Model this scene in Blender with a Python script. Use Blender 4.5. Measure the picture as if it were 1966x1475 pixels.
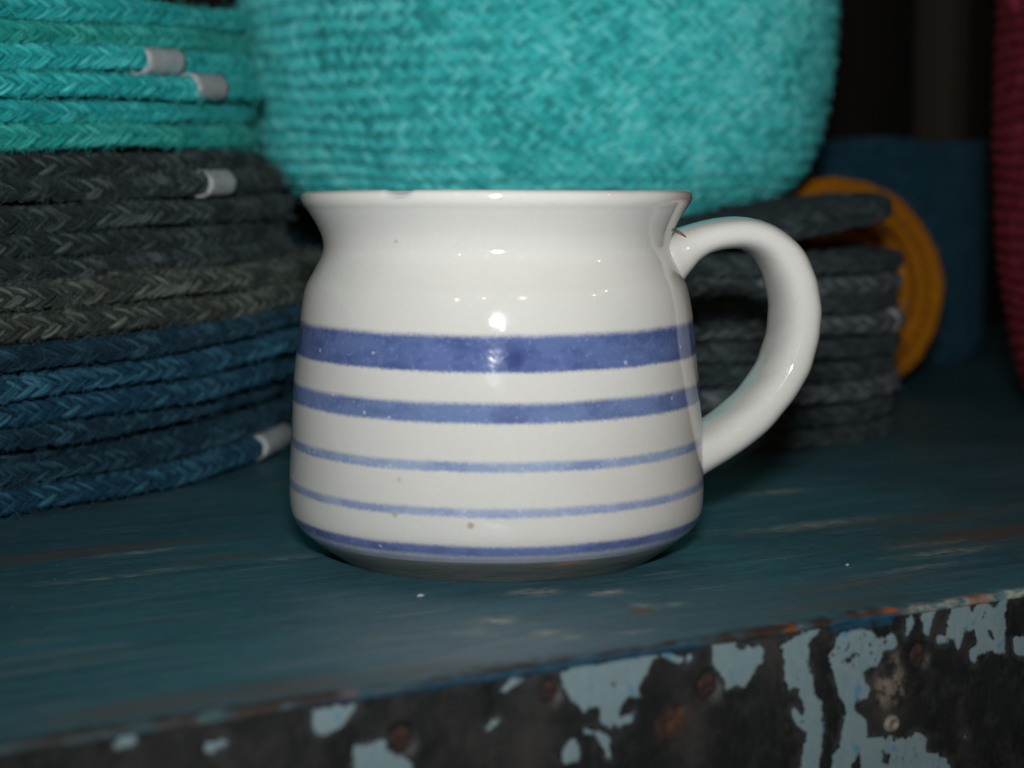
import bpy, math, random
import numpy as np
from mathutils import Vector, Matrix

for o in list(bpy.data.objects):
    bpy.data.objects.remove(o)
SC = bpy.context.scene
COL = SC.collection

# ------------------------------------------------------------------ camera
PITCH = math.atan(369.5 / 4050)
cam = bpy.data.cameras.new('camera')
cam.sensor_width = 22.2
cam.lens = 45.74
cam.clip_start = 0.02
cam.clip_end = 50
cam.dof.use_dof = True
cam.dof.focus_distance = 0.424
cam.dof.aperture_fstop = 9.3
cam_ob = bpy.data.objects.new('camera', cam)
cam_ob.location = (0.0031, -0.425, 0.0736)
cam_ob.rotation_euler = (math.pi / 2 - PITCH, 0, 0)
COL.objects.link(cam_ob)
SC.camera = cam_ob

# ------------------------------------------------------------------ dim room
world = bpy.data.worlds.new('World')
SC.world = world
world.use_nodes = True
bg = world.node_tree.nodes['Background']
bg.inputs[0].default_value = (0.75, 0.85, 1.0, 1)
bg.inputs[1].default_value = 0.012

# ------------------------------------------------------------------ lamps
fl = bpy.data.lights.new('camera_flash', 'AREA')
fl.shape = 'RECTANGLE'
fl.size = 0.036
fl.size_y = 0.014
fl.energy = 0.318
fl.spread = math.radians(66)            # the reflector throws a limited beam
fl.color = (0.985, 1.0, 0.99)
fo = bpy.data.objects.new('camera_flash', fl)
fo.location = (0.003, -0.44, 0.132)
fo.rotation_euler = (math.radians(90 - 2), 0, 0)
COL.objects.link(fo)
# little warm bulbs of the shop behind the photographer: (azimuth, elevation, distance)
for az, el, ds in ((-23, 22, 1.6), (-6, 26, 1.7), (17, 27, 1.6), (62, 24, 1.5), (74, 30, 1.4)):
    l = bpy.data.lights.new('warm_bulb', 'POINT')
    l.energy = 1.2
    l.shadow_soft_size = 0.011
    l.color = (1.0, 0.62, 0.34)
    lo = bpy.data.objects.new('warm_bulb', l)
    a, e = math.radians(az), math.radians(el)
    lo.location = (ds * math.sin(a) * math.cos(e), -ds * math.cos(a) * math.cos(e), 0.055 + ds * math.sin(e))
    COL.objects.link(lo)

SC.view_settings.view_transform = 'Standard'
SC.view_settings.look = 'None'
SC.view_settings.exposure = 0
SC.view_settings.gamma = 1
SC.render.engine = 'CYCLES'
SC.cycles.use_denoising = True


# ------------------------------------------------------------------ helpers
def tag(o, label=None, cat=None, group=None, kind=None):
    if label: o['label'] = label
    if cat: o['category'] = cat
    if group: o['group'] = group
    if kind: o['kind'] = kind
    return o


def thing(name, label, cat, loc=(0, 0, 0), rot=(0, 0, 0), group=None, kind=None):
    o = bpy.data.objects.new(name, None)
    o.empty_display_size = 0.02
    COL.objects.link(o)
    o.location = loc
    o.rotation_euler = rot
    return tag(o, label, cat, group, kind)


def mesh(name, V, F, smooth=True, attrs=None, uv=None):
    """V (n,3); F list of int arrays, each (m,3) or (m,4)."""
    V = np.asarray(V, dtype=np.float32)
    me = bpy.data.meshes.new(name)
    if not isinstance(F, list): F = [F]
    F = [np.asarray(f, dtype=np.int32) for f in F if len(f)]
    me.vertices.add(len(V))
    me.vertices.foreach_set('co', V.ravel())
    loops = np.concatenate([f.ravel() for f in F])
    sizes = np.concatenate([np.full(len(f), f.shape[1], np.int32) for f in F])
    starts = np.concatenate([[0], np.cumsum(sizes)[:-1]]).astype(np.int32)
    me.loops.add(len(loops))
    me.loops.foreach_set('vertex_index', loops)
    me.polygons.add(len(sizes))
    me.polygons.foreach_set('loop_start', starts)
    me.polygons.foreach_set('loop_total', sizes)
    me.update(calc_edges=True)
    if smooth:
        me.polygons.foreach_set('use_smooth', np.ones(len(sizes), bool))
    for k, a in (attrs or {}).items():
        at = me.attributes.new(k, 'FLOAT', 'POINT')
        at.data.foreach_set('value', np.asarray(a, np.float32).ravel())
    if uv is not None:
        u = me.uv_layers.new(name='UVMap')
        u.data.foreach_set('uv', np.asarray(uv, np.float32)[loops].ravel())
    me.validate()
    return me


def part(name, me, mat, parent=None, loc=(0, 0, 0), rot=(0, 0, 0), label=None):
    o = bpy.data.objects.new(name, me)
    COL.objects.link(o)
    if parent is not None: o.parent = parent
    o.location = loc
    o.rotation_euler = rot
    if mat is not None:
        if not me.materials: me.materials.append(mat)
        if me.materials[0] is not mat:
            o.material_slots[0].link = 'OBJECT'
            o.material_slots[0].material = mat
    if label: o['label'] = label
    return o


def grid_faces(n, m, wrap_n=False, wrap_m=False, off=0):
    i = np.arange(n if wrap_n else n - 1)
    j = np.arange(m if wrap_m else m - 1)
    I, J = np.meshgrid(i, j, indexing='ij')
    I2, J2 = (I + 1) % n, (J + 1) % m
    return (np.stack([I * m + J, I2 * m + J, I2 * m + J2, I * m + J2], -1).reshape(-1, 4) + off).astype(np.int32)


def catmull(P, per=8):
    P = np.asarray(P, float)
    Q = np.vstack([2 * P[0] - P[1], P, 2 * P[-1] - P[-2]])
    out = []
    t = np.linspace(0, 1, per, endpoint=False)[:, None]
    for i in range(1, len(Q) - 2):
        a, b, c, d = Q[i - 1], Q[i], Q[i + 1], Q[i + 2]
        out.append(0.5 * ((2 * b) + (c - a) * t + (2 * a - 5 * b + 4 * c - d) * t ** 2 + (3 * b - a - 3 * c + d) * t ** 3))
    return np.vstack(out + [P[-1:]])


def lathe(prof, nseg, wob=None):
    prof = np.asarray(prof, float)
    th = np.linspace(0, 2 * math.pi, nseg, endpoint=False)
    R = prof[:, 0][:, None] * np.ones(nseg)
    Z = prof[:, 1][:, None] * np.ones(nseg)
    if wob: R, Z = wob(R, Z, th[None, :] + 0 * R)
    V = np.stack([R * np.cos(th), R * np.sin(th), Z], -1).reshape(-1, 3)
    # outer surface listed bottom to top: faces outward
    F = grid_faces(len(prof), nseg, wrap_m=True)[:, ::-1]
    return V, F


def tube(path, radii, nb=10, flat=None, closed_ends=True):
    """tube along path; radii (n,2): in-plane and binormal half widths; binormal fixed = flat."""
    P = np.asarray(path, float)
    n = len(P)
    T = np.gradient(P, axis=0)
    T /= np.linalg.norm(T, axis=1)[:, None]
    B = np.tile(np.asarray(flat if flat is not None else (0, 0, 1), float), (n, 1))
    N = np.cross(B, T)
    N /= np.linalg.norm(N, axis=1)[:, None] + 1e-12
    B = np.cross(T, N)
    a = np.linspace(0, 2 * math.pi, nb, endpoint=False)
    R = np.asarray(radii, float)
    V = P[:, None] + N[:, None] * (R[:, 0][:, None] * np.cos(a))[..., None] + B[:, None] * (R[:, 1][:, None] * np.sin(a))[..., None]
    V = V.reshape(-1, 3)
    F = [grid_faces(n, nb, wrap_m=True)]
    if closed_ends:
        c = len(V)
        V = np.vstack([V, P[:1], P[-1:]])
        j = np.arange(nb)
        F.append(np.stack([np.full(nb, c), (j), (j + 1) % nb], -1))
        e = (n - 1) * nb
        F.append(np.stack([np.full(nb, c + 1), e + (j + 1) % nb, e + j], -1))
    return V, F


class Bag:
    """collects pieces for one mesh"""
    def __init__(s): s.V, s.F, s.r, s.uv, s.n = [], [], [], [], 0

    def add(s, V, F, r=0.5, uv=None):
        V = np.asarray(V, float).reshape(-1, 3)
        if not isinstance(F, list): F = [F]
        s.V.append(V)
        for f in F: s.F.append(np.asarray(f) + s.n)
        s.r.append(np.broadcast_to(np.asarray(r, float).ravel(), (len(V),)) if np.size(r) in (1, len(V)) else r)
        s.uv.append(np.zeros((len(V), 2)) if uv is None else uv)
        s.n += len(V)

    def mesh(s, name):
        q = [f for f in s.F if f.shape[1] == 4]
        t = [f for f in s.F if f.shape[1] == 3]
        F = ([np.vstack(q)] if q else []) + ([np.vstack(t)] if t else [])
        return mesh(name, np.vstack(s.V), F, attrs={'rnd': np.concatenate(s.r)}, uv=np.vstack(s.uv))


# ------------------------------------------------------------------ node helpers
class NT:
    def __init__(s, name):
        s.m = bpy.data.materials.new(name)
        s.m.use_nodes = True
        s.t = s.m.node_tree
        s.b = s.t.nodes['Principled BSDF']
        s.c = None

    def n(s, typ, **kw):
        nd = s.t.nodes.new(typ)
        for k, v in kw.items(): setattr(nd, k, v)
        return nd

    def put(s, sock, v):
        if hasattr(v, 'is_linked') or isinstance(v, bpy.types.NodeSocket): s.t.links.new(v, sock)
        elif isinstance(v, (tuple, list)) and len(v) == 3 and sock.type == 'RGBA': sock.default_value = (*v, 1)
        else: sock.default_value = v

    def obj(s):
        if s.c is None: s.c = s.n('ShaderNodeTexCoord')
        return s.c.outputs['Object']

    def uv(s):
        s.obj()
        return s.c.outputs['UV']

    def scale(s, v, sc, loc=(0, 0, 0), rot=(0, 0, 0)):
        m = s.n('ShaderNodeMapping')
        s.t.links.new(v, m.inputs[0])
        m.inputs['Scale'].default_value = sc
        m.inputs['Location'].default_value = loc
        m.inputs['Rotation'].default_value = rot
        return m.outputs[0]

    def noise(s, v, scale=5, detail=3, rough=0.5, dist=0, out='Fac'):
        nd = s.n('ShaderNodeTexNoise')
        s.t.links.new(v, nd.inputs['Vector'])
        nd.inputs['Scale'].default_value = scale
        nd.inputs['Detail'].default_value = detail
        nd.inputs['Roughness'].default_value = rough
        nd.inputs['Distortion'].default_value = dist
        return nd.outputs[out]

    def voro(s, v, scale):
        nd = s.n('ShaderNodeTexVoronoi')
        s.t.links.new(v, nd.inputs['Vector'])
        nd.inputs['Scale'].default_value = scale
        return nd.outputs['Distance']

    def math(s, op, a, b=0.0, c=0.0, clamp=False):
        nd = s.n('ShaderNodeMath', operation=op)
        nd.use_clamp = clamp
        for i, x in enumerate((a, b, c)):
            s.put(nd.inputs[i], x)
        return nd.outputs[0]

    def ramp(s, v, a, b, lo=0.0, hi=1.0, smooth=True):
        nd = s.n('ShaderNodeMapRange')
        nd.interpolation_type = 'SMOOTHSTEP' if smooth else 'LINEAR'
        s.put(nd.inputs[0], v)
        nd.inputs[1].default_value = a
        nd.inputs[2].default_value = b
        nd.inputs[3].default_value = lo
        nd.inputs[4].default_value = hi
        return nd.outputs[0]

    def mix(s, f, a, b, blend='MIX'):
        nd = s.n('ShaderNodeMix', data_type='RGBA', blend_type=blend)
        s.put(nd.inputs[0], f)
        s.put(nd.inputs[6], a)
        s.put(nd.inputs[7], b)
        return nd.outputs[2]

    def attr(s, name):
        nd = s.n('ShaderNodeAttribute', attribute_name=name)
        return nd.outputs['Fac']

    def bump(s, h, strength=0.3, dist=0.001, nrm=None):
        nd = s.n('ShaderNodeBump')
        nd.inputs['Strength'].default_value = strength
        nd.inputs['Distance'].default_value = dist
        s.put(nd.inputs['Height'], h)
        if nrm is not None: s.t.links.new(nrm, nd.inputs['Normal'])
        return nd.outputs[0]

    def set(s, **kw):
        names = {'color': 'Base Color', 'rough': 'Roughness', 'normal': 'Normal', 'metal': 'Metallic', 'ior': 'IOR', 'spec': 'Specular IOR Level',
                 'sheen': 'Sheen Weight', 'sheen_rough': 'Sheen Roughness', 'sheen_tint': 'Sheen Tint', 'coat': 'Coat Weight', 'coat_rough': 'Coat Roughness'}
        for k, v in kw.items(): s.put(s.b.inputs[names[k]], v)
        return s.m


# ------------------------------------------------------------------ materials
def yarn(name, dark, mid, light, warm=None):
    """braided cotton yarn: colour per strand, fine fibre streaks along each strand"""
    k = NT(name)
    oi = k.n('ShaderNodeObjectInfo')
    r = k.attr('rnd')
    uv = k.uv()
    fib = k.noise(k.scale(uv, (1.2, 9, 1)), 1.0, 3, 0.65)
    blotch = k.noise(k.obj(), 55, 3, 0.55)
    f = k.math('ADD', k.math('MULTIPLY', r, 0.55), k.math('MULTIPLY', fib, 0.75))
    f = k.math('ADD', f, k.math('MULTIPLY', blotch, 0.55))
    c = k.mix(k.ramp(f, 0.45, 0.95), dark, mid)
    c = k.mix(k.ramp(f, 0.90, 1.30), c, light)
    if warm:
        c = k.mix(k.math('MULTIPLY', k.ramp(k.noise(k.obj(), 17, 2), 0.52, 0.68), 0.55), c, warm)
    c = k.mix(k.math('MULTIPLY', oi.outputs['Random'], 0.22), c, dark)
    k.set(color=c, rough=0.88, spec=0.2, sheen=0.25, sheen_rough=0.5, sheen_tint=light,
          normal=k.bump(fib, 0.8, 0.0007))
    return k.m


M = {}
M['teal'] = yarn('teal_yarn', (0.004, 0.18, 0.185), (0.014, 0.45, 0.46), (0.10, 0.74, 0.74))
M['teal_green'] = yarn('teal_green_yarn', (0.004, 0.16, 0.14), (0.014, 0.37, 0.33), (0.09, 0.62, 0.55))
M['grey'] = yarn('grey_yarn', (0.004, 0.008, 0.009), (0.015, 0.027, 0.029), (0.12, 0.16, 0.17), (0.026, 0.028, 0.024))
M['olive'] = yarn('grey_green_yarn', (0.006, 0.012, 0.011), (0.026, 0.041, 0.037), (0.18, 0.215, 0.185), (0.036, 0.032, 0.025))
M['blue'] = yarn('blue_yarn', (0.002, 0.013, 0.026), (0.006, 0.048, 0.094), (0.05, 0.18, 0.27))
M['blue_deep'] = yarn('deep_blue_yarn', (0.002, 0.011, 0.020), (0.006, 0.033, 0.060), (0.045, 0.125, 0.18))
M['turq'] = yarn('turquoise_yarn', (0.010, 0.26, 0.27), (0.066, 0.66, 0.67), (0.22, 0.84, 0.84))
M['stackgrey'] = yarn('slate_yarn', (0.010, 0.017, 0.019), (0.030, 0.046, 0.050), (0.09, 0.12, 0.13))
M['stacklight'] = yarn('light_slate_yarn', (0.013, 0.020, 0.023), (0.045, 0.062, 0.070), (0.24, 0.29, 0.32))
M['orange'] = yarn('orange_yarn', (0.30, 0.100, 0.003), (0.45, 0.166, 0.004), (0.54, 0.23, 0.007))
M['navy'] = yarn('navy_yarn', (0.009, 0.040, 0.066), (0.016, 0.066, 0.105), (0.03, 0.10, 0.15))
M['pink'] = yarn('pink_yarn', (0.11, 0.009, 0.018), (0.19, 0.016, 0.032), (0.26, 0.038, 0.062))

k = NT('white_tape')
k.set(color=k.mix(k.noise(k.obj(), 900, 2), (0.34, 0.38, 0.42), (0.50, 0.53, 0.56)), rough=0.8, normal=k.bump(k.noise(k.obj(), 700, 4, 0.7), 0.7, 0.0006))
M['tape'] = k.m

# glazed stoneware with painted bands
def glaze_nodes(name, bands):
    k = NT(name)
    p = k.obj()
    sep = k.n('ShaderNodeSeparateXYZ')
    k.t.links.new(p, sep.inputs[0])
    z = sep.outputs[2]
    mott = k.noise(p, 60, 4, 0.6)
    fine = k.noise(p, 1500, 2, 0.6)
    big = k.noise(p, 22, 2)
    c = k.mix(mott, (0.565, 0.565, 0.535), (0.645, 0.645, 0.62))
    c = k.mix(k.math('MULTIPLY', k.ramp(big, 0.52, 0.72), 0.4), c, (0.64, 0.565, 0.535))
    c = k.mix(k.math('MULTIPLY', fine, 0.5), c, (0.49, 0.48, 0.455))
    # iron specks
    sp = k.ramp(k.voro(p, 95), 0.035, 0.075, 1, 0)
    gate = k.ramp(k.noise(p, 40, 1), 0.60, 0.66)
    c = k.mix(k.math('MULTIPLY', k.math('MULTIPLY', sp, gate), 0.55), c, (0.22, 0.17, 0.11))
    if bands:
        wob = k.math('MULTIPLY', k.math('SUBTRACT', k.noise(p, 90, 2, 0.6), 0.5), 0.0005)
        grain = k.math('MULTIPLY', k.math('SUBTRACT', k.noise(p, 1500, 3, 0.75), 0.5), 0.0010)
        big_w = k.math('MULTIPLY', k.math('SUBTRACT', k.noise(p, 18, 1), 0.5), 0.0006)
        zz = k.math('ADD', k.math('ADD', z, wob), k.math('ADD', grain, big_w))
        zz = k.math('SUBTRACT', zz, k.math('MULTIPLY', k.math('ADD', sep.outputs[1], 0.041), 0.032))     # the bands were painted a touch low at the front
        pig = k.noise(k.scale(p, (1, 1, 1.6)), 75, 4, 0.65)
        gran = k.noise(p, 900, 3, 0.7)
        for z0, z1, soft_lo, soft_hi, deep, pale, amt in bands:
            m = k.math('MULTIPLY', k.ramp(zz, z0 - soft_lo, z0 + soft_lo), k.ramp(zz, z1 - soft_hi, z1 + soft_hi, 1, 0))
            col = k.mix(k.ramp(pig, 0.36, 0.58), deep, pale)
            col = k.mix(k.ramp(gran, 0.52, 0.78, 0, 0.5), col, tuple(min(1, x * 1.9 + 0.05) for x in pale))
            # pinholes in the colour
            pin = k.ramp(k.voro(k.scale(p, (1, 1, 1), loc=(0.3, 0.1, 0.2)), 330), 0.10, 0.17, 1, 0)
            pin = k.math('MULTIPLY', pin, k.ramp(k.noise(p, 240, 1), 0.57, 0.62))
            col = k.mix(k.math('MULTIPLY', pin, 0.55), col, (0.50, 0.55, 0.64))
            c = k.mix(k.math('MULTIPLY', m, amt), c, col)
        # darker pooled blot on the widest band
        d = k.n('ShaderNodeVectorMath', operation='DISTANCE')
        k.t.links.new(p, d.inputs[0])
        d.inputs[1].default_value = (0.0037, -0.0403, 0.0427)
        c = k.mix(k.math('MULTIPLY', k.ramp(k.math('ADD', d.outputs['Value'], k.math('MULTIPLY', k.math('SUBTRACT', fine, 0.5), 0.001)), 0.0009, 0.0025, 1, 0), 0.55), c, (0.025, 0.035, 0.15))
        for cx, cz, rr, am, cc in ((-0.0045, 0.0125, 0.0009, 0.6, (0.24, 0.16, 0.08)), (-0.0186, 0.0139, 0.0008, 0.45, (0.26, 0.18, 0.09)), (-0.0186, 0.0643, 0.0005, 0.4, (0.16, 0.15, 0.13)), (-0.0178, 0.0205, 0.0008, 0.3, (0.40, 0.25, 0.08))):
            d = k.n('ShaderNodeVectorMath', operation='DISTANCE')
            k.t.links.new(k.scale(p, (1, 0, 1)), d.inputs[0])
            d.inputs[1].default_value = (cx, 0, cz)
            front = k.ramp(sep.outputs[1], -0.01, 0.0, 1, 0)
            c = k.mix(k.math('MULTIPLY', k.math('MULTIPLY', k.ramp(d.outputs['Value'], rr * 0.3, rr, 1, 0), front), am), c, cc)
        # clay breaking through on the rim
        rim = k.math('MULTIPLY', k.ramp(z, 0.0717, 0.0731), k.ramp(k.noise(p, 45, 3), 0.50, 0.66))
        right = k.ramp(sep.outputs[0], 0.030, 0.0385)
        rim = k.math('MAXIMUM', k.math('MULTIPLY', rim, 0.30), k.math('MULTIPLY', k.math('MULTIPLY', right, k.ramp(z, 0.0704, 0.0724)), 0.5))
        c = k.mix(rim, c, (0.40, 0.25, 0.20))
        chip = k.attr('chip')
        c = k.mix(k.math('MULTIPLY', chip, 0.55), c, (0.40, 0.41, 0.41))
    k.set(color=c, rough=k.ramp(k.noise(p, 200, 2), 0.3, 0.7, 0.045, 0.09), ior=1.52,
          normal=k.bump(k.noise(p, 140, 3, 0.55), 0.10, 0.0006, k.bump(k.noise(p, 900, 2), 0.05, 0.0002)))
    return k


k = glaze_nodes('glazed_stoneware_with_blue_bands', [
    (0.0405, 0.0471, 0.00045, 0.00075, (0.036, 0.068, 0.225), (0.075, 0.125, 0.31), 0.95),
    (0.0312, 0.0349, 0.00050, 0.00065, (0.054, 0.098, 0.265), (0.100, 0.165, 0.35), 0.92),
    (0.0223, 0.0241, 0.00040, 0.00055, (0.13, 0.20, 0.40), (0.22, 0.305, 0.47), 0.85),
    (0.0140, 0.0156, 0.00040, 0.00055, (0.14, 0.205, 0.42), (0.23, 0.305, 0.49), 0.80),
    (0.0062, 0.0084, 0.00060, 0.00050, (0.048, 0.082, 0.275), (0.095, 0.15, 0.37), 0.92),
    (0.0036, 0.0064, 0.00050, 0.00080, (0.25, 0.30, 0.46), (0.33, 0.38, 0.50), 0.70),
])
M['mug'] = k.m
kh = glaze_nodes('glazed_stoneware', None)
M['handle'] = kh.m
k = NT('bare_grey_clay')
p = k.obj()
c = k.mix(k.noise(k.scale(p, (1, 1, 6)), 120, 4, 0.6), (0.075, 0.088, 0.084), (0.155, 0.165, 0.15))
c = k.mix(k.math('MULTIPLY', k.ramp(k.noise(p, 70, 3), 0.60, 0.70), 0.6), c, (0.30, 0.17, 0.09))
k.set(color=c, rough=0.42, normal=k.bump(k.noise(k.scale(p, (1, 1, 8)), 260, 3), 0.4, 0.0004))
M['clay'] = k.m
k = NT('brown_clay_spot')
k.set(color=k.mix(k.noise(k.obj(), 800, 2), (0.10, 0.045, 0.03), (0.2, 0.10, 0.06)), rough=0.6)
M['spot'] = k.m

# shelf board: old teal paint over wood, grain along local x
k = NT('worn_teal_painted_board')
p = k.obj()
g1 = k.noise(k.scale(p, (9, 150, 150)), 1.0, 5, 0.65, 0.8)
g2 = k.noise(k.scale(p, (80, 470, 470)), 1.0, 6, 0.75, 0.9)
pt = k.noise(p, 14, 4, 0.55)
pt2 = k.noise(k.scale(p, (12, 40, 40)), 1.0, 4, 0.6)
c = k.mix(k.ramp(pt, 0.32, 0.68), (0.026, 0.108, 0.148), (0.044, 0.165, 0.212))
c = k.mix(k.ramp(g1, 0.35, 0.7, 0, 0.75), c, (0.026, 0.082, 0.105))
c = k.mix(k.ramp(g2, 0.48, 0.70, 0, 0.5), c, (0.066, 0.195, 0.245))
c = k.mix(k.ramp(g2, 0.30, 0.45, 0.4, 0), c, (0.014, 0.060, 0.085))
wear = k.math('MULTIPLY', k.ramp(g2, 0.53, 0.60), k.ramp(pt2, 0.48, 0.62))
c = k.mix(k.math('MULTIPLY', wear, 0.3), c, (0.17, 0.140, 0.090))
speck = k.noise(k.scale(p, (300, 420, 420)), 1.0, 5, 0.8)
c = k.mix(k.ramp(speck, 0.50, 0.72, 0, 0.55), c, (0.090, 0.20, 0.225))
c = k.mix(k.ramp(speck, 0.28, 0.46, 0.5, 0), c, (0.010, 0.045, 0.066))
sc1 = k.noise(k.scale(p, (14, 620, 620), rot=(0, 0, 0.05)), 1.0, 2, 0.5)
scr = k.math('MULTIPLY', k.ramp(sc1, 0.60, 0.66), k.ramp(k.noise(p, 38, 3), 0.47, 0.58))
c = k.mix(k.math('MULTIPLY', scr, 0.42), c, (0.30, 0.29, 0.23))
dust = k.ramp(k.voro(p, 300), 0.05, 0.12, 1, 0)
dust = k.math('MULTIPLY', dust, k.ramp(k.noise(p, 110, 2), 0.57, 0.63))
c = k.mix(k.math('MULTIPLY', dust, 0.7), c, (0.42, 0.40, 0.34))
nz = k.noise(k.scale(p, (260, 520, 520)), 1.0, 4, 0.65)
pale = k.math('MULTIPLY', k.attr('pale'), k.ramp(nz, 0.36, 0.60))
c = k.mix(k.math('MULTIPLY', pale, 0.9), c, (0.50, 0.50, 0.40))
painted_haze = k.attr('painted_haze')
c = k.mix(k.math('MULTIPLY', painted_haze, k.ramp(g2, 0.25, 0.75, 0.15, 0.85)), c, (0.20, 0.30, 0.35))  # pale haze: the mug's blurred reflection and scuffed dust, painted as colour
br = k.math('MULTIPLY', k.attr('brown'), k.ramp(k.noise(k.scale(p, (60, 300, 300)), 1.0, 4, 0.6), 0.24, 0.50))
c = k.mix(br, c, (0.13, 0.075, 0.042))
orr = k.math('MULTIPLY', k.attr('orange'), k.ramp(nz, 0.30, 0.45))
c = k.mix(orr, c, (0.34, 0.085, 0.015))
edge = k.math('MULTIPLY', k.attr('edge'), k.ramp(k.noise(k.scale(p, (90, 300, 300)), 1.0, 4, 0.65), 0.28, 0.52))
c = k.mix(k.math('MULTIPLY', edge, 0.85), c, (0.034, 0.024, 0.018))
blue = k.math('MULTIPLY', k.attr('blueline'), k.ramp(k.noise(p, 260, 3), 0.30, 0.46))
c = k.mix(blue, c, (0.010, 0.055, 0.10))
h = k.math('ADD', k.math('MULTIPLY', g1, 0.5), k.math('MULTIPLY', g2, 0.5))
k.set(color=c, rough=k.ramp(pt2, 0.3, 0.7, 0.46, 0.62), spec=0.42, normal=k.bump(h, 0.45, 0.0006))
M['board'] = k.m

# front face: pale blue paint flaking off dark weathered wood
k = NT('flaking_pale_blue_paint')
p = k.obj()
v1 = k.noise(k.scale(p, (150, 150, 55)), 1.0, 5, 0.65, 1.6)
v2 = k.noise(p, 60, 4, 0.6)
v3 = k.noise(p, 700, 3, 0.7)
wood = k.mix(k.ramp(v1, 0.3, 0.72), (0.004, 0.0055, 0.0064), (0.011, 0.0135, 0.0150))
grit = k.noise(k.scale(p, (1500, 1500, 500)), 1.0, 4, 0.75)
wood = k.mix(k.ramp(grit, 0.50, 0.74, 0, 0.5), wood, (0.036, 0.038, 0.038))
wood = k.mix(k.math('MULTIPLY', k.ramp(k.noise(p, 130, 5, 0.65), 0.48, 0.64), 0.75), wood, (0.030, 0.030, 0.030))
wood = k.mix(k.math('MULTIPLY', k.attr('tan'), k.ramp(v2, 0.25, 0.6, 0.25, 0.8)), wood, (0.044, 0.041, 0.039))
wood = k.mix(k.math('MULTIPLY', k.attr('rust'), k.ramp(v3, 0.35, 0.6)), wood, (0.085, 0.036, 0.018))
wood = k.mix(k.math('MULTIPLY', k.attr('filler'), k.ramp(k.noise(p, 330, 4, 0.7), 0.40, 0.60)), wood, (0.16, 0.135, 0.11))
n1 = k.math('MULTIPLY', k.math('SUBTRACT', k.noise(p, 330, 5, 0.72), 0.5), 3.3)
sd = k.math('ADD', k.attr('paint'), n1)
prim = k.math('MULTIPLY', k.ramp(sd, -1.5, -0.3), k.ramp(k.noise(p, 170, 4, 0.65), 0.44, 0.56))
wood = k.mix(k.math('MULTIPLY', prim, 0.8), wood, (0.036, 0.040, 0.041))
pm = k.ramp(sd, -0.22, 0.16)
spk = k.math('MULTIPLY', k.ramp(k.noise(p, 780, 2, 0.6), 0.655, 0.69), k.ramp(k.noise(p, 85, 2), 0.54, 0.6))
pm = k.math('SUBTRACT', pm, spk, clamp=True)
pc = k.mix(v2, (0.155, 0.232, 0.258), (0.205, 0.290, 0.320))
pc = k.mix(k.ramp(v3, 0.4, 0.75, 0, 0.35), pc, (0.27, 0.35, 0.375))
bm = k.math('MULTIPLY', k.ramp(k.noise(p, 240, 3), 0.62, 0.68), 0.8)
c = k.mix(pm, wood, k.mix(bm, pc, (0.07, 0.22, 0.33)))
bl = k.math('MULTIPLY', k.attr('blueline'), k.ramp(k.noise(p, 300, 3), 0.33, 0.48))
c = k.mix(bl, c, (0.010, 0.052, 0.092))
hh = k.math('ADD', k.math('MULTIPLY', pm, 1.0), k.math('MULTIPLY', v1, 0.35))
k.set(color=c, rough=k.ramp(pm, 0, 1, 0.62, 0.45), spec=0.4, normal=k.bump(hh, 1.0, 0.0006))
M['front'] = k.m
k = NT('rusty_iron')
k.set(color=k.mix(k.ramp(k.noise(k.obj(), 900, 4), 0.35, 0.7), (0.012, 0.007, 0.006), (0.042, 0.019, 0.013)), rough=0.85, normal=k.bump(k.noise(k.obj(), 1500, 3), 0.6, 0.0005))
M['rust'] = k.m
k = NT('painted_screw')
k.set(color=k.mix(k.noise(k.obj(), 1200, 3), (0.11, 0.095, 0.085), (0.24, 0.21, 0.185)), rough=0.5, normal=k.bump(k.noise(k.obj(), 1500, 3), 0.3, 0.0003))
M['screw'] = k.m
k = NT('dark_brown_boards')
p = k.obj()
k.set(color=k.mix(k.noise(k.scale(p, (30, 30, 3)), 1.0, 4), (0.006, 0.005, 0.004), (0.016, 0.012, 0.009)), rough=0.9)
M['wall'] = k.m
k = NT('brown_post')
k.set(color=k.mix(k.noise(k.scale(k.obj(), (60, 60, 5)), 1.0, 4), (0.028, 0.020, 0.014), (0.05, 0.036, 0.025)), rough=0.9)
M['post'] = k.m
k = NT('white_crumb')
k.set(color=(0.42, 0.43, 0.43), rough=0.8)
M['crumb'] = k.m

# ================================================================== the shelf
RNG = np.random.default_rng(7)


def wavy(x, seed, scales, amps):
    r = np.random.default_rng(seed)
    y = np.zeros_like(np.asarray(x, float))
    for s, a in zip(scales, amps):
        for _ in range(3):
            y = y + a / 1.7 * np.sin(x / s * 2 * math.pi * r.uniform(0.7, 1.4) + r.uniform(0, 6.28))
    return y


def spread(a, b, fine0, fine1, step, coarse):
    return np.unique(np.round(np.concatenate([np.arange(a, fine0, coarse), np.arange(fine0, fine1, step), np.arange(fine1, b + coarse / 2, coarse)]), 5))


def gauss(X, Y, cx, cy, sx, sy, rot=0.0):
    dx, dy = X - cx, Y - cy
    c, s = math.cos(rot), math.sin(rot)
    u, v = dx * c + dy * s, -dx * s + dy * c
    return np.exp(-0.5 * ((u / sx) ** 2 + (v / sy) ** 2))


ANG = math.atan2(0.56027, 0.82831)
shelf = thing('shelf', 'old teal painted wooden shelf with a flaking pale blue front edge under the mug', 'shelf', (0.01061, -0.09731, 0), (0, 0, ANG))

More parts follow.
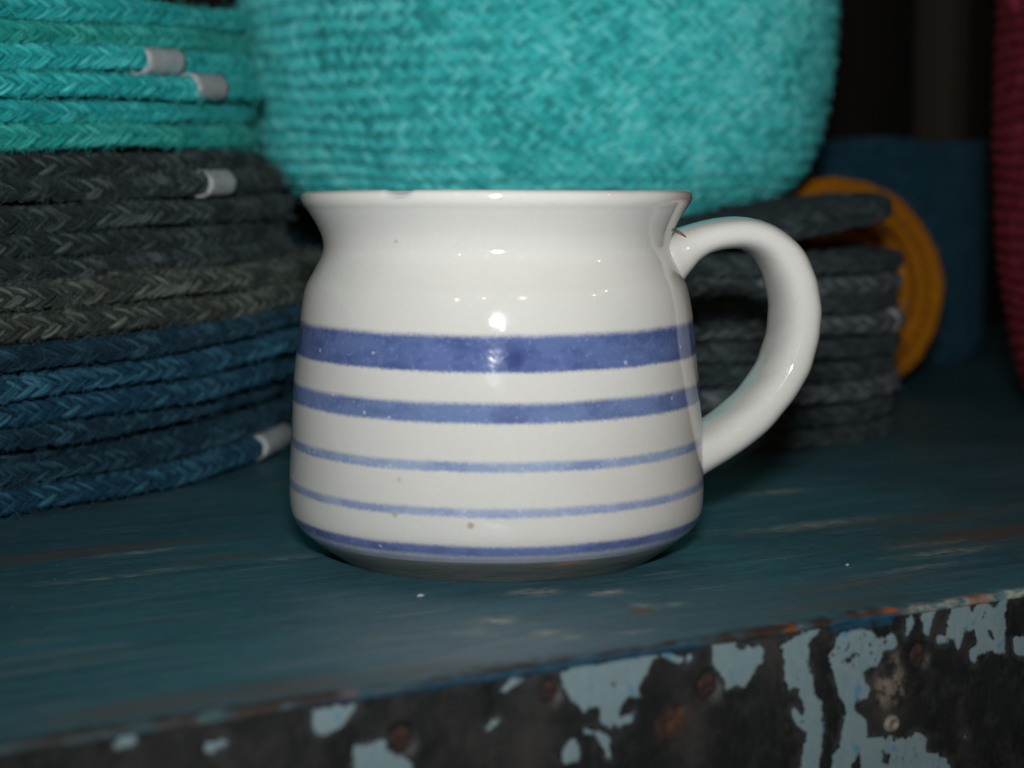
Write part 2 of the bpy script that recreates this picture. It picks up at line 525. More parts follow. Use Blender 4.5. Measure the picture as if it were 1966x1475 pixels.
xs = spread(-0.34, 0.86, -0.125, 0.21, 0.001, 0.012)
ys = spread(0.0011, 0.56, 0.0011, 0.165, 0.0012, 0.012)
nose = [(0.03, -0.0200), (0.004, -0.0200), (0.004, -0.0016), (0.0, -0.0015), (0.0, -0.0011)] + \
       [(0.0011 - 0.0011 * math.cos(a), -0.0011 + 0.0011 * math.sin(a)) for a in np.linspace(0.3, 1.4, 5)]
rows = nose + [(y, 0.0) for y in ys] + [(0.56, -0.02), (0.03, -0.02)]
RY = np.array([r[0] for r in rows])
RZ = np.array([r[1] for r in rows])
X, Y = np.meshgrid(xs, RY, indexing='ij')
_, Z = np.meshgrid(xs, RZ, indexing='ij')
Z = Z.copy(); Y = Y.copy()
dent = np.clip(wavy(xs, 3, (0.05, 0.017, 0.006, 0.0025), (0.25, 0.25, 0.18, 0.12)) - 0.05, -0.2, 0.7) * 0.0009
near = np.zeros(len(rows)); near[3:10] = (0.5, 0.8, 1, 1, 1, 1, 0.9)
for q, yy in enumerate(RY):
    if q >= 10 and yy < 0.006: near[q] = max(0, 0.9 - (yy - 0.0011) / 0.004)
Y += np.maximum(dent, -0.0001)[:, None] * near[None, :] * 0.6
Z -= np.maximum(dent, 0)[:, None] * near[None, :] * (Z > -0.0015)
top = Z > -0.0016
mx, my = X * 1083.8 + Y * 195.9 - 0.9, Y * 1143 - 1.2
me_ = Y * 1000
pale = np.zeros_like(X)
for cx, cy, sx, sy, a in ((13.4, 19.2, 2.2, 1.6, 1.0), (14.2, 13.2, 1.4, 0.9, 0.8), (14.1, 34.1, 3.0, 2.0, 0.9), (39.8, 54, 3.2, 2.4, 0.9), (50.3, 45.3, 3.2, 1.8, 0.9),
                          (46, 30, 1.5, 1.8, 0.5), (50, 27, 2.0, 1.2, 0.5), (188, 139, 7, 2.2, 0.9), (149, 89, 14, 2.6, 0.7), (140, 41, 9, 2.2, 0.7), (120, 30, 8, 1.4, 0.5),
                          (150, 52, 10, 2.0, 0.6), (10, 147, 7, 1.2, 0.6), (30, 120, 5, 1.5, 0.5), (-14, 120, 8, 1.0, 0.5), (4, 27, 3, 3, 0.35), (26, 10, 3, 1, 0.4)):
    pale = np.maximum(pale, a * gauss(mx, my, cx, cy, sx, sy))
brown = np.zeros_like(X)
kd = ((mx - 41.4) * math.cos(0.9) - (my - 25.9) * math.sin(0.9), (mx - 41.4) * math.sin(0.9) + (my - 25.9) * math.cos(0.9))
brown = np.maximum(brown, 1.25 * np.exp(-np.maximum(0, np.hypot(kd[0] / 2.6, kd[1] / 2.0) - 0.8) * 5))
for cx, cy, sx, sy, a in ((168, 55, 16, 7, 0.8), (185, 80, 20, 5, 0.5), (5, 156, 22, 3, 0.7), (-12, 150, 16, 2.0, 0.6), (-70, 8, 16, 4, 0.55), (-48, 7, 12, 3.5, 0.6), (-22, 6, 9, 3, 0.5), (75, 9, 14, 4, 0.45),
                          (20, 128, 9, 2, 0.5), (95, 22, 20, 6, 0.3)):
    brown = np.maximum(brown, a * gauss(mx, my, cx, cy, sx, sy))
painted_haze = 0.34 * gauss(mx, my, 4, 20, 13, 11) + 0.16 * gauss(mx, my, -14, 30, 22, 16) + 0.45 * gauss(mx, my, 2, 11, 10, 5)  # where the hazy sheen and dust before the mug are painted in
orange = np.zeros_like(X)
for a, b, amp in ((49.6, 53.6, 1.2), (67.3, 79.5, 1.35), (45.0, 47.0, 0.7), (98, 104, 0.6), (-45.5, -40, 0.35)):
    w = np.clip(np.minimum(mx - a, b - mx) / 0.9, 0, 1)
    orange = np.maximum(orange, amp * w * np.exp(-((me_ - 0.5) / 1.3) ** 2))
edge = np.exp(-((me_ - 0.5) / (1.6 + 1.0 * wavy(mx, 5, (40, 13), (0.5, 0.4)))) ** 2) * np.clip(1.0 + wavy(mx, 6, (50, 14), (0.5, 0.5)), 0.2, 1.3)
edge = np.maximum(edge, (Z < -0.00012) * np.clip(0.85 + 0.3 * wavy(mx, 8, (30, 9), (0.5, 0.5)), 0.3, 1.1) * np.clip((84 - mx) / 6, 0.25, 1))
pe = np.clip((mx - 79) / 4, 0, 1) * np.exp(-((me_ - 0.4) / 1.3) ** 2)
pale = np.maximum(pale, pe * 0.8)
edge = edge * (1 - np.clip((mx - 79) / 6, 0, 0.7))
blueline = np.clip((Z * -1000 - 0.35) / 0.5, 0, 1) * (np.clip((mx + 58) / 30, 0, 1) * np.clip((31 - mx) / 3, 0, 1) + np.clip((mx - 61) / 2, 0, 1) * np.clip((80 - mx) / 2, 0, 1))
V = np.stack([X, Y, Z], -1).reshape(-1, 3)
F = grid_faces(len(xs), len(rows))
me = mesh('board', V, F, attrs=dict(pale=pale, brown=brown, painted_haze=painted_haze, orange=orange, edge=edge, blueline=blueline))
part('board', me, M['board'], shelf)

# front board with the flaking paint
PATCHES = [[(49.8, -3.5), (51.5, -2.9), (54.9, -2.1), (58.4, -0.8), (60.8, -0.5), (59.8, -1.9), (57.2, -3.6), (56.7, -6.5), (58.1, -9.3), (58.5, -13.3), (60.3, -14.6), (61.1, -19.6), (60.8, -23.1), (60.1, -26.3), (60.0, -29.4), (55.8, -28.8), (55.7, -25.7), (55.9, -22.4), (56.9, -19.8), (53.7, -17.9), (52.9, -15.1), (53.7, -14.7), (55.5, -16.6), (56.3, -15.5), (54.7, -12.6), (54.4, -11.6), (52.0, -11.3), (51.4, -9.0), (51.2, -6.1)], [(63.3, -4.8), (65.8, -2.3), (70.0, -2.4), (71.9, -3.2), (74.0, -4.5), (76.6, -5.3), (77.9, -3.9), (79.5, -4.3), (79.6, -6.9), (76.3, -7.5), (74.9, -9.9), (70.9, -10.6), (72.7, -14.1), (72.4, -15.6), (69.5, -15.7), (68.8, -16.9), (71.4, -18.7), (72.5, -21.2), (72.2, -22.6), (70.4, -24.4), (68.3, -27.5), (68.0, -30.6), (63.0, -29.9), (63.3, -26.8), (63.6, -24.5), (65.7, -22.5), (66.0, -19.5), (66.7, -18.4), (66.5, -15.6), (65.2, -14.7), (64.1, -11.6), (62.3, -8.4), (62.1, -7.1)], [(71.8, -23.1), (72.9, -22.5), (76.5, -23.5), (78.7, -23.3), (79.1, -24.4), (85.5, -23.8), (88.1, -24.8), (88.2, -27.7), (93.1, -28.8), (95.1, -31.4), (95.2, -34.7), (70.8, -31.0), (70.8, -27.9), (70.4, -26.7), (71.1, -24.5)], [(82.1, -2.1), (83.9, -1.5), (84.3, -2.8), (82.5, -5.9), (82.0, -5.1)], [(86.2, -2.5), (86.2, -1.0), (91.1, -1.2), (89.2, -3.3), (88.5, -4.8), (88.5, -6.3), (86.6, -5.9), (86.6, -3.6)], [(93.4, -4.3), (94.5, -0.8), (97.6, -0.1), (100.0, -2.4), (101.5, -1.5), (103.8, -0.7), (106.3, -2.8), (107.8, -2.2), (110.2, -0.6), (109.5, -5.0), (110.0, -11.9), (105.6, -11.1), (101.7, -11.0), (101.4, -13.0), (99.8, -12.3), (99.3, -9.6), (101.3, -9.1), (101.2, -6.5), (97.7, -6.1), (97.4, -8.6), (96.6, -9.6), (95.4, -7.6), (91.2, -7.7), (90.8, -6.3), (92.7, -6.3)], [(112.0, -9.5), (113.6, -8.9), (117.7, -9.6), (117.8, -13.9), (112.5, -11.9)], [(97.7, -26.5), (99.3, -25.6), (100.0, -27.0)], [(34.2, -0.0), (35.9, -0.1), (39.4, -0.6), (40.1, -3.4), (41.4, -3.1), (44.2, -2.4), (46.0, -3.6), (46.0, -5.6), (44.3, -6.9), (43.2, -8.6), (40.8, -9.8), (39.4, -9.1), (37.0, -9.5), (36.0, -6.7), (33.6, -4.4)], [(0.2, -2.3), (3.6, -1.3), (7.9, -1.6), (13.6, -1.3), (16.8, -0.2), (18.7, -0.7), (19.0, -1.5), (22.3, -1.8), (20.3, -2.3), (19.4, -4.2), (17.8, -5.9), (17.5, -8.3), (14.9, -8.5), (13.3, -9.2), (13.1, -10.9), (15.9, -10.5), (16.3, -12.1), (14.3, -13.0), (11.7, -12.2), (10.8, -12.8), (8.9, -11.1), (8.2, -8.8), (5.4, -9.2), (2.6, -7.1), (1.1, -5.1)], [(22.3, -1.8), (24.9, -1.9), (27.6, -2.9), (28.9, -2.1), (29.6, -2.9), (28.2, -4.0), (25.2, -3.4), (23.6, -2.7)], [(5.4, -12.5), (8.6, -12.5), (10.8, -14.4), (11.1, -17.4), (10.2, -17.5), (9.2, -15.4), (7.9, -13.8)], [(1.1, -14.5), (3.6, -13.2), (4.8, -15.5), (4.2, -17.1), (1.4, -17.4), (0.5, -16.1)], [(-12.1, -3.6), (-10.3, -2.2), (-8.0, -1.7), (-5.0, -2.0), (-5.3, -2.6), (-8.6, -2.7), (-10.9, -4.2)], [(-48.3, -1.5), (-39.8, -2.0), (-40.1, -3.0), (-42.3, -4.7), (-43.6, -5.4), (-46.5, -5.9), (-47.8, -5.3)], [(-40.7, -9.2), (-40.1, -8.6), (-36.9, -8.8), (-34.4, -8.0), (-33.9, -9.9), (-32.0, -11.2), (-30.0, -12.0), (-29.2, -13.4), (-29.2, -15.5), (-40.2, -13.9)], [(-15.5, -9.2), (-13.2, -8.2), (-12.3, -8.3), (-14.7, -9.8)], [(-80.6, -0.8), (-78.6, -0.9), (-77.9, -2.2), (-78.6, -3.2), (-80.4, -3.0), (-81.7, -3.6), (-81.3, -2.3)], [(-66.6, -4.5), (-64.9, -4.1), (-63.1, -3.8), (-62.8, -4.6), (-64.5, -5.8), (-66.4, -5.8)]]
HOLES = [[(76.6, -26.0), (78.1, -26.2), (78.3, -28.1), (77.4, -28.7), (76.4, -27.5)], [(68.6, -26.7), (69.7, -26.3), (70.8, -27.5), (70.4, -28.4), (68.3, -28.1)], [(66.4, -7.8), (68.7, -6.9), (69.2, -7.2), (67.3, -8.5)], [(104.8, -6.8), (105.9, -7.0), (106.2, -8.6), (105.2, -8.2)], [(98.8, -0.5), (101.1, -1.2), (100.4, -2.4)]]



def poly_sdf(px, py, poly):
    P = np.array(poly)
    d = np.full(px.shape, 1e9)
    inside = np.zeros(px.shape, bool)
    n = len(P)
    for i in range(n):
        a, b = P[i], P[(i + 1) % n]
        e = b - a
        wx, wy = px - a[0], py - a[1]
        t = np.clip((wx * e[0] + wy * e[1]) / (e @ e + 1e-12), 0, 1)
        d = np.minimum(d, np.hypot(wx - e[0] * t, wy - e[1] * t))
        c = ((a[1] > py) != (b[1] > py)) & (px < (b[0] - a[0]) * (py - a[1]) / (b[1] - a[1] + 1e-12) + a[0])
        inside ^= c
    return np.where(inside, d, -d)


fx = spread(-0.34, 0.86, -0.112, 0.128, 0.0006, 0.01)
fz = -spread(0.0013, 0.11, 0.0013, 0.040, 0.0006, 0.006)
X, Z = np.meshgrid(fx, fz, indexing='ij')
mx, mz = X * 1000 / 0.923, Z * 1000 / 0.985
paint = np.full(X.shape, -5.0)
for q in PATCHES: paint = np.maximum(paint, poly_sdf(mx, mz, q))
# more patches of the same kind beyond the part in view
extra = np.random.default_rng(12)
for _ in range(26):
    cx = extra.choice([extra.uniform(-330, -105), extra.uniform(122, 840)])
    cz = extra.uniform(-50, -4)
    ra, rb = extra.uniform(3, 11), extra.uniform(4, 16)
    paint = np.maximum(paint, (1 - np.hypot((mx - cx) / ra, (mz - cz) / rb)) * min(ra, rb))
for _ in range(9):
    cx, cz = extra.uniform(-90, 120), extra.uniform(-80, -38)
    ra, rb = extra.uniform(3, 9), extra.uniform(4, 12)
    paint = np.maximum(paint, (1 - np.hypot((mx - cx) / ra, (mz - cz) / rb)) * min(ra, rb))
for q in HOLES: paint = np.minimum(paint, -poly_sdf(mx, mz, q))
paint = np.clip(paint, -3, 3)
tan = np.zeros_like(X)
for cx, cz, sx, sz, a in ((-7, -14, 4.5, 5, 0.85), (57.5, -21, 1.8, 6, 0.8), (48, -5, 2.5, 4, 0.9), (29, -17, 4, 5, 0.6), (78, -20, 4.5, 3.5, 0.7), (97.5, -7.5, 1.6, 2.4, 0.8), (91, -4.5, 2, 2.6, 0.6),
                          (-3, -6.5, 5, 2, 0.6), (-74, -9, 4, 5, 0.5), (-84, -6, 3, 3, 0.4), (-58, -8, 4, 4, 0.5), (-20, -9, 3, 5, 0.45), (27, -4.5, 5, 2.5, 0.35), (99, -28, 2, 3, 0.6)):
    tan = np.maximum(tan, a * gauss(mx, mz, cx, cz, sx, sz))
rust = 1.1 * gauss(mx, mz, 26, -13.4, 1.6, 1.3) + 0.8 * gauss(mx, mz, 23.4, -14, 1.3, 1.4)
filler = np.maximum(1.25 * np.exp(-np.maximum(0, np.hypot((mx - 78.2) / 4.0, (mz + 14.0) / 4.2) - 0.75) * 4), 0.9 * gauss(mx, mz, 79.3, -9.6, 1.2, 1.6))
bl = np.clip((2.0 + mz) / 0.7, 0, 1) * np.clip((mx + 58) / 30, 0, 1) * np.clip((31 - mx) / 3, 0, 1)
bl = np.maximum(bl, np.clip((3.1 + mz) / 0.6, 0, 1) * np.clip((mx - 62) / 2, 0, 1) * np.clip((79.5 - mx) / 1.5, 0, 1))
NAILS = ((-31.0, -9.0, 2.3), (-1.3, -5.2, 1.95), (33.6, -8.6, 2.4), (86.3, -9.7, 2.35))   # in units of the paint pattern
Yf = 0.0003 + 0 * X - 0.00012 * np.clip(paint + 0.3, 0, 0.6)
Yf += 0.00007 * wavy(mx + 1.5 * wavy(mz, 2, (9, 4), (1, 0.6)), 21, (23, 7.3, 3.1), (1, 0.6, 0.4)) * np.clip(-paint, 0.2, 1)
for cx, cz, r in NAILS:
    d = np.hypot(mx - cx, (mz - cz) * 0.92)
    Yf += 0.0013 * np.clip((r * 1.12 - d) / 0.55, 0, 1)
Yf += 0.0009 * np.clip(1 - np.hypot((mx - 26.6) / 1.2, (mz + 11.6) / 1.0), 0, 1)
lump = np.clip(1.1 - np.hypot((mx - 78.2) / 4.6, (mz + 14) / 4.8), 0, 1)
Yf -= lump * (0.0005 + 0.0006 * wavy(mx * 1.2 + mz * 0.7, 9, (3.2, 1.7), (0.6, 0.5)))
V = np.stack([X, Yf, Z], -1)
V = np.concatenate([V[:, :1] + np.array([0, 0.016, 0]), V, V[:, -1:] + np.array([0, 0.016, 0])], 1)
ex = lambda a: np.concatenate([a[:, :1], a, a[:, -1:]], 1)
F = grid_faces(V.shape[0], V.shape[1])
me = mesh('front_board', V.reshape(-1, 3), F, attrs=dict(paint=ex(paint), tan=ex(tan), rust=ex(rust), filler=ex(filler), blueline=ex(bl)))
part('front_board', me, M['front'], shelf)

for cx, cz, r in NAILS:
    pr = [(0.0001, 0.00035), (r * 0.4, 0.00045), (r * 0.8, 0.0002), (r, -0.0001), (r * 1.0, -0.002)]
    pr = [(a if a < 0.0002 else a / 1000, b) for a, b in pr]
    Vn, Fn = lathe(pr[::-1], 20, lambda R, Z, T: (R * (1 + 0.05 * np.sin(3 * T + cx)), Z + 0.00012 * np.sin(5 * T + cz) * (R > 0.0003)))
    part('nail_head', mesh('nail_head', Vn, Fn), M['rust'], shelf, (cx * 0.000923, 0.0013, cz * 0.000985), (math.pi / 2, 0, 0))
pr = [(0.0016, -0.001), (0.00165, 0.0004), (0.0013, 0.00075), (0.0008, 0.0009), (0.00075, 0.00045), (0.0004, 0.0004), (0.00002, 0.0004)]
Vn, Fn = lathe(pr, 20, lambda R, Z, T: (R * (1 + 0.06 * np.sin(2 * T + 1)), Z))
part('screw_head', mesh('screw_head', Vn, Fn), M['screw'], shelf, (0.0725, 0.0002, -0.0207), (math.pi / 2, 0, 0), 'pale paint covered screw head low on the front edge')

# crumbs of plaster lying on the board
for i, (sx, sy, r, lab) in enumerate(((9.0, 56.5, 0.00055, 'larger white crumb lying on the shelf just in front of the mug'),
                                      (95.6, 36.6, 0.00045, 'small white crumb on the shelf near the flaking edge to the right of the mug'))):
    c, s = math.cos(ANG), math.sin(ANG)
    px, py = 0.01061 + (sx * c - sy * s) / 1000, -0.09731 + (sx * s + sy * c) / 1000
    r8 = np.random.default_rng(40 + i)
    th = np.linspace(0, 2 * math.pi, 10, endpoint=False)
    pr = [(0.02, 0.0), (0.9, 0.05), (1.0, 0.4), (0.7, 0.8), (0.05, 0.95)]
    Vn, Fn = lathe(np.array(pr) * r, 10)
    Vn = Vn * (1 + 0.22 * r8.standard_normal(Vn.shape)) * np.array([1.5, 1.0, 0.8])
    Vn[:, 2] = np.maximum(Vn[:, 2], 0)
    o = part('crumb', mesh('crumb', Vn, Fn, smooth=False), M['crumb'], None, (px, py, 0.0001), (0, 0, 0.5 + i))
    tag(o, lab, 'crumb', 'crumbs on the shelf')

# ================================================================== the mug
mug = thing('mug', 'glazed white stoneware mug with five blue bands standing on the shelf', 'mug')
CHIP = math.atan2(-0.0346, -0.0182)
outer = [(0.0378, 0.0048), (0.0394, 0.0061), (0.0407, 0.0079), (0.0416, 0.0104), (0.04185, 0.0157), (0.0415, 0.0234), (0.0411, 0.0307), (0.0405, 0.0389), (0.03975, 0.0453), (0.0391, 0.0505), (0.03825, 0.0547), (0.0371, 0.057), (0.0361, 0.0589), (0.03525, 0.0606), (0.0348, 0.0622), (0.0348, 0.0634), (0.03525, 0.0653), (0.0363, 0.0675), (0.03785, 0.07), (0.0385, 0.0709), (0.0389, 0.0716), (0.0391, 0.0724), (0.039, 0.0731), (0.0385, 0.0736), (0.0378, 0.0738)]
inner = [(0.0369, 0.0734), (0.0358, 0.0714), (0.034, 0.0684), (0.0324, 0.0654), (0.0317, 0.0629), (0.0322, 0.0599), (0.035, 0.0544), (0.037, 0.0449), (0.038, 0.0309),
         (0.0382, 0.0175), (0.037, 0.0100), (0.032, 0.0065), (0.02, 0.0055), (0.0002, 0.0055)]
prof = catmull(outer + inner, 6)


def mug_wob(R, Z, T):
    g = np.clip((R - 0.03) / 0.01, 0, 1)
    R = R + g * (0.00010 * np.sin(2 * T + 0.7) + 0.00006 * np.sin(5 * T + Z * 300))
    top = np.clip((Z - 0.060) / 0.014, 0, 1)
    Z = Z + top * (0.00012 * np.sin(T + 2.4) + 0.00010 * np.sin(3 * T + 1))
    d = np.abs((T - CHIP + math.pi) % (2 * math.pi) - math.pi) * 0.0385
    ch = np.clip(1 - (d / 0.0031) ** 2, 0, 1) * np.clip((Z - 0.0722) / 0.0008, 0, 1) * (R > 0.0362)
    Z = Z - ch * 0.0005
    R = R - ch * 0.0003
    return R, Z


V, F = lathe(prof, 288, mug_wob)
T = np.arctan2(V[:, 1], V[:, 0])
d = np.abs((T - CHIP + math.pi) % (2 * math.pi) - math.pi) * 0.0385
rr = np.hypot(V[:, 0], V[:, 1])
chip = np.clip(1 - (d / 0.0030) ** 2, 0, 1) ** 0.5 * np.clip((V[:, 2] - 0.0720) / 0.0003, 0, 1) * (rr > 0.0362)
# keep the coordinates of the first ring exact so the foot butts against it
part('body', mesh('body', V, F, attrs=dict(chip=chip)), M['mug'], mug)
foot = catmull([(0.0002, 0.0016), (0.020, 0.0016), (0.0282, 0.0012), (0.0290, 0.0), (0.0309, 0.0), (0.0317, 0.0004), (0.0335, 0.0016), (0.0358, 0.0031), (0.0372, 0.0042), (0.03785, 0.00485)], 5)
foot[:, 1] = np.maximum(foot[:, 1], 0.00005)
V, F = lathe(foot, 192, lambda R, Z, T: (R + np.clip((R - 0.03) / 0.008, 0, 1) * (0.0001 * np.sin(2 * T + 0.7) + 0.00005 * np.sin(7 * T)), Z))
part('foot', mesh('foot', V, F), M['clay'], mug, label='unglazed grey clay foot under the lowest blue band')

# handle: a broad strap from neck to lower wall, set a little behind the right-hand side
# (distance from the axis, height, half thickness, half width) in mm
HP = [(29.0, 57.5, 8.6, 12.0), (33.5, 59.6, 7.0, 10.8), (36.8, 61.2, 5.0, 9.4), (39.7, 62.7, 3.9, 8.4), (43.1, 64.1, 3.4, 8.0), (47.2, 65.0, 3.3, 8.0), (51.7, 65.1, 3.4, 8.2), (55.9, 63.6, 3.6, 8.6),
      (59.6, 60.3, 4.0, 9.0), (62.2, 55.1, 4.3, 9.4), (63.1, 49.1, 4.4, 9.5), (62.5, 42.6, 4.4, 9.5), (60.0, 36.1, 4.4, 9.4), (55.5, 29.9, 4.4, 9.3), (50.2, 25.2, 4.4, 9.4), (45.4, 22.3, 4.5, 9.8), (41.8, 20.6, 4.9, 10.4), (38.0, 19.2, 5.6, 11.2), (34.0, 18.0, 6.2, 12.0)]
hp = catmull([(a / 1000, 0.0, b / 1000) for a, b, _, _ in HP], 8)
hr = catmull([(c / 1000, d / 1000, 0) for _, _, c, d in HP], 8)
B = np.array([0, 1.0, 0])
Tn = np.gradient(hp, axis=0); Tn /= np.linalg.norm(Tn, axis=1)[:, None]
N = np.cross(np.tile(B, (len(hp), 1)), Tn)
a = np.linspace(0, 2 * math.pi, 40, endpoint=False)
ca, sa = np.sign(np.cos(a)) * np.abs(np.cos(a)) ** 0.80, np.sign(np.sin(a)) * np.abs(np.sin(a)) ** 0.80
V = hp[:, None] + N[:, None] * (hr[:, 0][:, None] * ca)[..., None] + B * (hr[:, 1][:, None] * sa)[..., None] * 1.0
V = V + (0.00007 * np.sin(V[:, :, 2:3] / 0.013 * 6.28) + 0.00005 * np.sin(V[:, :, 2:3] / 0.006 * 6.28 + V[:, :, 1:2] * 400)) * N[:, None]
V = V.reshape(-1, 3)
F = grid_faces(len(hp), 40, wrap_m=True)
ho = part('handle', mesh('handle', V, F), M['handle'], mug, rot=(0, 0, math.radians(12)))
# little bare clay spot in the crook above the handle
Vn, Fn = lathe(np.array([(0.0, -0.3), (1.0, 0.0), (0.8, 0.35), (0.3, 0.5), (0.01, 0.52)]) * 0.0015, 16)
part('clay_spot', mesh('clay_spot', Vn * np.array([1.3, 1.5, 0.5]), Fn), M['spot'], mug, (0.0369, 0.0016, 0.0652), (0, math.radians(35), 0), 'brown bare spot in the crook above the handle')


# ================================================================== braided rope things
def stitch_ring(bag, R, z0, nrm, tr, rows, n, rng, L=0.0040, w=0.00155, h=0.00095, slant=0.62, lim=None, na=6, nb=6, jit=1.0, squash=1.0, dip=0.30, ply=None):
    """one turn of braided rope: slanted strand stitches over a ring of radius R at height z0.
    nrm = (radial, vertical) outward direction in the section; rows = [(phi, sign)]"""
    if ply is None:                                     # every strand lies as two or three thin yarns side by side
        m = 3 if nb > 5 else 2
        for q in range(m):
            off = (q - (m - 1) / 2) * 2 * w / m
            stitch_ring(bag, R, z0, nrm, tr, rows, n, rng, L, w / m * 0.98, h / m * 1.8, slant, lim, na, 5 if m == 3 else 4, jit, squash, dip, off)
        return
    a = np.linspace(-1, 1, na)
    b = np.linspace(0, 2 * math.pi, nb, endpoint=False)
    th = np.arange(n) / n * 2 * math.pi
    if lim is not None:
        d = (th - lim[0]) % (2 * math.pi)
        th = th[d < (lim[1] - lim[0]) % (2 * math.pi + 1e-9)]
    n0 = len(th)
    for q, (phi, sg) in enumerate(rows):
        t0 = th + (0.5 * (q % 2)) * 2 * math.pi / n + rng.normal(0, 0.05, n0) * 2 * math.pi / n * jit
        sl = slant + rng.normal(0, 0.07, n0) * jit
        LL = L * (1 + rng.normal(0, 0.08, n0) * jit)
        ph = phi + rng.normal(0, 0.04, n0) * jit
        rad0 = tr * (0.90 + rng.normal(0, 0.035, n0) * jit)
        pr = np.sqrt(np.clip(1 - a ** 2, 0.05, 1))
        A = a[None, :, None]
        ds = A * (LL * np.cos(sl))[:, None, None]
        dp = A * (LL * np.sin(sl))[:, None, None] * sg
        dl = w * pr[None, :, None] * np.cos(b)[None, None, :] + ply * pr[None, :, None]
        dr = h * pr[None, :, None] * np.sin(b)[None, None, :]
        s = (np.sin(sl) * sg)[:, None, None]
        c = np.cos(sl)[:, None, None]
        theta = t0[:, None, None] + (ds - dl * s) / R
        p = ph[:, None, None] + (dp + dl * c) / tr
        rad = rad0[:, None, None] + dr - dip * tr * A ** 2 * 0.6
        e0 = np.cos(p) * nrm[0] - np.sin(p) * nrm[1]
        e1 = np.cos(p) * nrm[1] + np.sin(p) * nrm[0]
        RR = R + rad * e0
        V = np.stack([RR * np.cos(theta), RR * np.sin(theta), z0 + rad * e1 * squash], -1).reshape(-1, 3)
        F1 = grid_faces(na, nb, wrap_m=True)
        F = (F1[None] + (np.arange(n0) * na * nb)[:, None, None]).reshape(-1, 4)
        rv = np.repeat(rng.uniform(0, 1, n0), na * nb)
        off = rng.uniform(0, 40, (n0, 2))
        uv = np.stack([np.broadcast_to(A, (n0, na, nb)) + off[:, 0][:, None, None], np.broadcast_to((b / 6.28 * 0.9)[None, None, :], (n0, na, nb)) + off[:, 1][:, None, None]], -1).reshape(-1, 2)
        bag.add(V, F, rv, uv)


def core_ring(bag, R, z0, tr, nseg=128, nb=8, r=0.2, squash=1.0):
    a = np.linspace(0, 2 * math.pi, nb, endpoint=False)
    th = np.linspace(0, 2 * math.pi, nseg, endpoint=False)
    RR = R + tr * np.cos(a)
    V = np.stack([RR[None] * np.cos(th)[:, None], RR[None] * np.sin(th)[:, None], np.broadcast_to(z0 + squash * tr * np.sin(a), (nseg, nb))], -1).reshape(-1, 3)
    bag.add(V, grid_faces(nseg, nb, True, True), r)


def fuzz(bag, R, z0, tr, n, rng, lim, ln=0.006, wid=0.000048, spread_=1.3, nrm=(1, 0)):
    """loose fibres standing off the rope"""
    m = 5
    for _ in range(n):
        t = rng.uniform(lim[0], lim[1])
        ph = rng.normal(0, 0.75) * spread_
        p = np.zeros((m, 3))
        base = np.array([t, ph, tr * 0.98])
        step = ln * rng.uniform(0.4, 1.3) / m
        dirv = rng.normal(0, 1, 3)
        dirv[2] = abs(dirv[2]) * 0.55
        cur = base.copy()
        for i in range(m):
            rad = cur[2]
            e0 = math.cos(cur[1]) * nrm[0] - math.sin(cur[1]) * nrm[1]
            e1 = math.cos(cur[1]) * nrm[1] + math.sin(cur[1]) * nrm[0]
            q = R + rad * e0
            p[i] = (q * math.cos(cur[0]), q * math.sin(cur[0]), z0 + rad * e1)
            dirv = dirv + rng.normal(0, 0.55, 3)
            dirv[2] -= 0.12
            dirv /= np.linalg.norm(dirv)
            cur = cur + step * np.array([dirv[0] / R, dirv[1] / tr, dirv[2]])
            cur[2] = max(cur[2], tr * 0.9)
        V, F = tube(p, np.full((m, 2), wid), nb=3, flat=(0.3, 0.2, 0.93), closed_ends=False)
        bag.add(V, F, 0.95)


def mat_mesh(name, R, tr, pitch, seed, lim_fuzz, n_fuzz, squash=0.95):
    """a round mat: one rope coiled flat; the outer turns are braided strand by strand"""
    rng = np.random.default_rng(seed)
    bag = Bag()
    Rr = R - tr
    step = 2 * tr * 0.97
    n = int(2 * math.pi * R / pitch)
    core_ring(bag, Rr, 0, tr * 0.80, 192, 10, 0.1, squash)
    stitch_ring(bag, Rr, 0, (1, 0), tr, [(0.50, -1), (-0.50, 1), (1.50, 1), (-1.50, -1)], n, rng, squash=squash)
    fuzz(bag, Rr, 0, tr, n_fuzz, rng, lim_fuzz)
    r = Rr - step
    core_ring(bag, r, 0, tr * 0.80, 160, 8, 0.1, squash)
    stitch_ring(bag, r, 0, (1, 0), tr, [(1.95, -1), (1.05, 1)], int(n * r / Rr), rng, nb=5, na=5, squash=squash)
    r -= step
    while r > tr:
        core_ring(bag, r, 0, tr * 0.98, max(24, int(110 * r / R)), 6, rng.uniform(0.2, 0.6), squash)
        r -= step
    for V in bag.V:                                     # hand-made: the coil wanders and swells a little
        t = np.arctan2(V[:, 1], V[:, 0])
        k1, k2 = 7 + seed % 3, 19 + seed % 5
        g = 1 + min(1, R / 0.15) * (0.0007 * np.sin(k1 * t + seed) + 0.0004 * np.sin(k2 * t + 2 * seed)) / R
        V[:, :2] *= g[:, None]
        V[:, 2] = V[:, 2] * (1 + 0.07 * np.sin(13 * t + seed)) + min(1, R / 0.15) * (0.00035 * np.sin(5 * t + seed * 1.7) + 0.0003 * np.sin(17 * t + seed))
    return bag.mesh(name)


